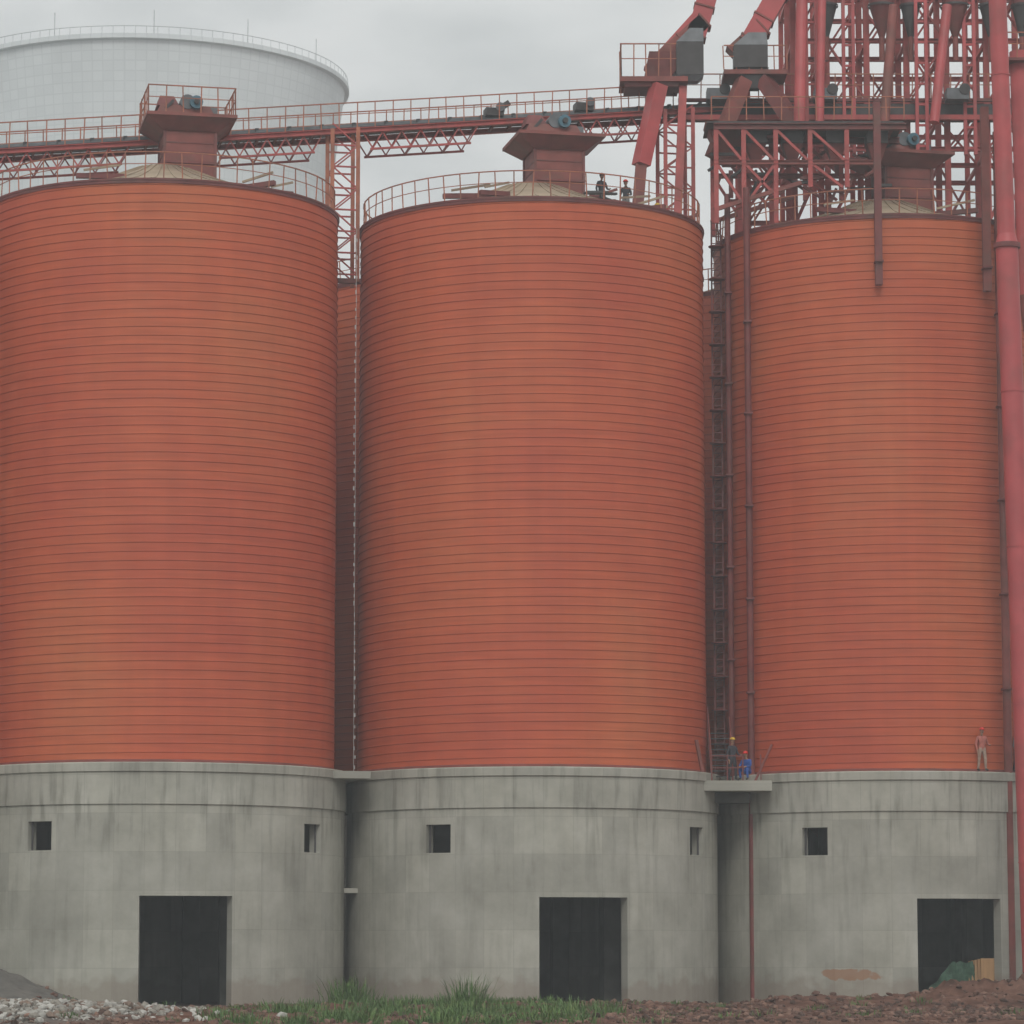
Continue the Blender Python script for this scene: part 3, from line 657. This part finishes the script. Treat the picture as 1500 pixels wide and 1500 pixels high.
# ------------------------------------------------------------ workers
M_skin=simple('skin',(.35,.2,.13),.6,.1,5); M_hair=simple('dark_hair',(.02,.018,.015),.7,.1,5); M_eye=simple('eye',(.03,.02,.02),.3,.1,5); M_boot=simple('boot_rubber',(.04,.035,.03),.7,.2,5)
def cloth(n,c): return simple(n,c,.85,.25,6)
def worker(loc,rz,pose,shirt,pants,hat):
    J={};E=[]
    def j(n,p,r,par=None,mat=0):
        J[n]=(Vector(p),r,mat); 
        if par: E.append((par,n))
    if pose=='stand':
        j('pel',(0,0,.95),.135,None,1); j('sp',(0,0,1.13),.125,'pel',0); j('ch',(0,-.01,1.34),.15,'sp',0); j('nb',(0,0,1.48),.07,'ch',0); j('nk',(0,-.015,1.56),.055,'nb',2); j('hd',(0,-.02,1.60),.06,'nk',2)
        for s_,S in((-1,'L'),(1,'R')):
            j('sh'+S,(s_*.18,0,1.42),.07,'ch',0); j('el'+S,(s_*.26,.02 if s_<0 else -.05,1.14),.05,'sh'+S,0); wz=.9 if s_<0 else 1.08
            wy=-.07 if s_<0 else -.28; j('wr'+S,(s_*.24,wy,wz),.034,'el'+S,0); pd=Vector((0,-.02,-.08)) if s_<0 else Vector((-.02,-.08,.01))
            j('pa'+S,Vector((s_*.24,wy,wz))+pd,.034,'wr'+S,2)
            for f in range(4):
                o=Vector((0,(f-1.5)*.018,0)) if s_<0 else Vector(((f-1.5)*.018,0,0)); L_=(.065,.08,.075,.055)[f]; b=J['pa'+S][0]+o+pd*.3
                j('f%d'%f+S,b,.010,'pa'+S,2); j('g%d'%f+S,b+pd.normalized()*L_*.6,.009,'f%d'%f+S,2); j('h%d'%f+S,b+pd.normalized()*L_+Vector((0,0,-.015)),.008,'g%d'%f+S,2)
            b=J['pa'+S][0]-pd*.5+Vector((-s_*.035,-.02,0)); j('t'+S,b,.012,'pa'+S,2); j('u'+S,b+pd*.5+Vector((-s_*.012,0,0)),.010,'t'+S,2)
            j('hi'+S,(s_*.10,0,.9),.1,'pel',1); fy=-.08*s_; j('kn'+S,(s_*.12,-.03+fy*.6,.5),.07,'hi'+S,1); j('an'+S,(s_*.14,.02+fy,.10),.05,'kn'+S,1); j('to'+S,(s_*.16,-.17+fy,.045),.042,'an'+S,3)
        hc=Vector((0,-.03,1.68))
    else:
        j('pel',(0,.05,.38),.14,None,1); j('sp',(0,.03,.56),.125,'pel',0); j('ch',(0,-.06,.76),.15,'sp',0); j('nb',(0,-.09,.89),.07,'ch',0); j('nk',(0,-.12,.96),.055,'nb',2); j('hd',(0,-.14,1.0),.06,'nk',2)
        for s_,S in((-1,'L'),(1,'R')):
            j('sh'+S,(s_*.18,-.07,.84),.07,'ch',0); j('el'+S,(s_*.25,-.2,.6),.05,'sh'+S,0); j('wr'+S,(s_*.14,-.4,.58),.034,'el'+S,0); pd=Vector((-s_*.03,-.07,-.02)); j('pa'+S,J['wr'+S][0]+pd,.034,'wr'+S,2)
            for f in range(4):
                b=J['pa'+S][0]+Vector(((f-1.5)*.018,-.02,0)); L_=(.065,.08,.075,.055)[f]
                j('f%d'%f+S,b,.010,'pa'+S,2); j('g%d'%f+S,b+Vector((0,-L_*.6,-.01)),.009,'f%d'%f+S,2); j('h%d'%f+S,b+Vector((0,-L_*.85,-.035)),.008,'g%d'%f+S,2)
            b=J['pa'+S][0]+Vector((-s_*.035,.02,.01)); j('t'+S,b,.012,'pa'+S,2); j('u'+S,b+Vector((-s_*.01,-.04,0)),.01,'t'+S,2)
            j('hi'+S,(s_*.1,.02,.36),.1,'pel',1); j('kn'+S,(s_*.17,-.38,.5),.07,'hi'+S,1); j('an'+S,(s_*.16,-.3,.10),.05,'kn'+S,1); j('to'+S,(s_*.18,-.48,.045),.042,'an'+S,3)
        hc=Vector((0,-.16,1.08))
    ns_=list(J); idx={n:i for i,n in enumerate(ns_)}
    me=D.meshes.new('sk'); me.from_pydata([J[n][0] for n in ns_],[(idx[a],idx[b]) for a,b in E],[])
    o=D.objects.new('sk',me); scn.collection.objects.link(o)
    md=o.modifiers.new('s','SKIN'); sv=me.skin_vertices[0].data
    for i,n in enumerate(ns_): sv[i].radius=(J[n][1],)*2; sv[i].use_root=(n=='pel')
    md.use_smooth_shade=True; s2=o.modifiers.new('b','SUBSURF'); s2.levels=1; s2.render_levels=1
    dg=C.evaluated_depsgraph_get(); dg.update(); m2=D.meshes.new_from_object(o.evaluated_get(dg)); D.objects.remove(o)
    mats=[shirt,pants,M_skin,M_boot,hat,M_hair,M_eye]
    m2.materials.clear()
    for q in mats: m2.materials.append(q)
    segs=[(J[a][0],J[b][0],J[b][2]) for a,b in E]
    for p in m2.polygons:
        c=p.center; best=9;bm_=0
        for a,b,mt in segs:
            d=b-a; t_=max(0,min(1,(c-a).dot(d)/max(1e-9,d.length_squared))); dd=(c-(a+d*t_)).length
            if dd<best: best=dd;bm_=mt
        p.material_index=bm_; p.use_smooth=True
    bm=bmesh.new(); bm.from_mesh(m2)
    def ell(c,s,mi_,u=14,v=10,cut=None):
        r=bmesh.ops.create_uvsphere(bm,u_segments=u,v_segments=v,radius=1); 
        for w in r['verts']:
            w.co=Vector((w.co.x*s[0],w.co.y*s[1],w.co.z*s[2]))
            if cut is not None and w.co.z<cut: w.co.z=cut
            w.co+=Vector(c)
        for w in r['verts']:
            for f in w.link_faces: f.material_index=mi_; f.smooth=True
    ell(hc,(.075,.095,.115),2); ell(hc+Vector((0,.02,.03)),(.082,.092,.10),5)
    ell(hc+Vector((0,-.1,-.015)),(.014,.02,.022),2,8,6); ell(hc+Vector((0,-.088,-.055)),(.026,.01,.008),6,8,6)
    for s_ in(-1,1): ell(hc+Vector((s_*.03,-.088,.012)),(.011,.008,.008),6,8,6); ell(hc+Vector((s_*.078,0,0)),(.012,.022,.032),2,8,6)
    ell(hc+Vector((0,0,.055)),(.115,.135,.115),4,16,12,cut=-.0); ell(hc+Vector((0,-.05,.058)),(.11,.13,.008),4,16,6)
    bm.to_mesh(m2); bm.free(); m2.name='worker'
    w=D.objects.new('worker',m2); w.location=loc; w.rotation_euler=(0,0,rz); scn.collection.objects.link(w)
cR=cloth('red_helmet',(.6,.04,.03)); cY=cloth('yellow_helmet',(.6,.4,.05)); 
cl_rust=cloth('faded_red_work_shirt',(.42,.13,.10)); cl_beige=cloth('tan_trousers',(.36,.26,.20)); cl_dk=cloth('dark_clothes',(.04,.04,.05)); cl_bl=cloth('blue_work_clothes',(.03,.09,.34)); cl_gr=cloth('grey_clothes',(.2,.2,.2))
def onring(c,x,r): return Vector((x,c.y-math.sqrt(r*r-(x-c.x)**2),9.62))
worker(onring(S2,19.6,7.72),.3,'stand',cl_rust,cl_beige,cR)
worker(onring(S2,21.2,7.74),.9,'stand',cl_gr,cl_dk,cY)
worker((9.25,143.5,9.27),.6,'stand',cl_dk,cl_dk,cY)
worker((9.85,143.2,9.27),-.5,'sit',cl_bl,cl_bl,cR)
def onroof(dx,dy):
    b=S1+Uv*dx+Bk*dy; b.z=roofz(math.hypot(dx,dy))+.03; return b
worker(onroof(3.3,.6),.5,'stand',cl_dk,cl_dk,cl_dk); worker(onroof(4.3,.2),-.3,'stand',cl_dk,cl_gr,cR); worker(onroof(5.6,.3),1.2,'sit',cl_dk,cl_dk,cY)

# ------------------------------------------------------------ haze: thin real mist filling the air
g=G(); g.box((0,330,99.0),(1000,720,200),M_grey); o=g.obj('haze',sharp=None)
m=D.materials.new('thin_mist'); m.use_nodes=True; m.node_tree.nodes.clear(); ns=m.node_tree.nodes
v=ns.new('ShaderNodeVolumeScatter'); v.inputs['Color'].default_value=(.95,.985,1,1); v.inputs['Density'].default_value=.0008; v.inputs['Anisotropy'].default_value=.1
mo=ns.new('ShaderNodeOutputMaterial'); m.node_tree.links.new(v.outputs[0],mo.inputs['Volume']); o.data.materials.clear(); o.data.materials.append(m)

# ------------------------------------------------------------ sky and sun
w=D.worlds.new('World'); scn.world=w; w.use_nodes=True; nt=w.node_tree; ns=nt.nodes; L=nt.links
bg=ns['Background']; bg.inputs['Strength'].default_value=.1
SE,SR=rad(40),rad(181)
sk=ns.new('ShaderNodeTexSky'); sk.sky_type='NISHITA'; sk.sun_disc=False; sk.sun_elevation=SE; sk.sun_rotation=SR; sk.dust_density=4
hs=ns.new('ShaderNodeHueSaturation'); hs.inputs['Saturation'].default_value=.15; L.new(sk.outputs[0],hs.inputs['Color'])
tc=ns.new('ShaderNodeTexCoord'); sp=ns.new('ShaderNodeSeparateXYZ'); L.new(tc.outputs['Generated'],sp.inputs[0])
mr=ns.new('ShaderNodeMapRange'); mr.inputs['From Min'].default_value=0; mr.inputs['From Max'].default_value=1; mr.inputs['To Min'].default_value=8.0; mr.inputs['To Max'].default_value=12.5; L.new(sp.outputs[2],mr.inputs[0])
mp=ns.new('ShaderNodeMapping'); mp.inputs['Scale'].default_value=(1,1,2.2); mp.inputs['Location'].default_value=(.35,0,.2); L.new(tc.outputs['Generated'],mp.inputs[0])
nz=ns.new('ShaderNodeTexNoise'); nz.inputs['Scale'].default_value=11; nz.inputs['Detail'].default_value=5; nz.inputs['Roughness'].default_value=.5; L.new(mp.outputs[0],nz.inputs['Vector'])
cr=ramp(ns,[(.34,(.74,.79,.80)),(.5,(.92,.965,.97)),(.66,(1.03,1.06,1.06))]); L.new(nz.outputs['Fac'],cr.inputs[0])
vm=ns.new('ShaderNodeVectorMath'); vm.operation='SCALE'; L.new(cr.outputs[0],vm.inputs[0]); L.new(mr.outputs[0],vm.inputs['Scale'])
mx=ns.new('ShaderNodeMixRGB'); mx.inputs[0].default_value=.88; L.new(hs.outputs[0],mx.inputs[1]); L.new(vm.outputs[0],mx.inputs[2]); L.new(mx.outputs[0],bg.inputs['Color'])
sun=D.lights.new('sun','SUN'); sun.energy=1.0; sun.angle=rad(16); sun.color=(1,.97,.92); so=D.objects.new('sun',sun); scn.collection.objects.link(so)
sd=Vector((math.sin(SR)*math.cos(SE),math.cos(SR)*math.cos(SE),math.sin(SE)))
so.rotation_euler=(-sd).to_track_quat('-Z','Y').to_euler()

cam=D.cameras.new('camera'); co=D.objects.new('camera',cam); scn.collection.objects.link(co); cam.lens=120; cam.sensor_width=36; cam.clip_end=6000; cam.clip_start=.5
co.location=(0,0,2); co.rotation_euler=(rad(97.41),0,0); scn.camera=co
scn.view_settings.view_transform='Standard'; scn.view_settings.look='None'; scn.view_settings.exposure=0
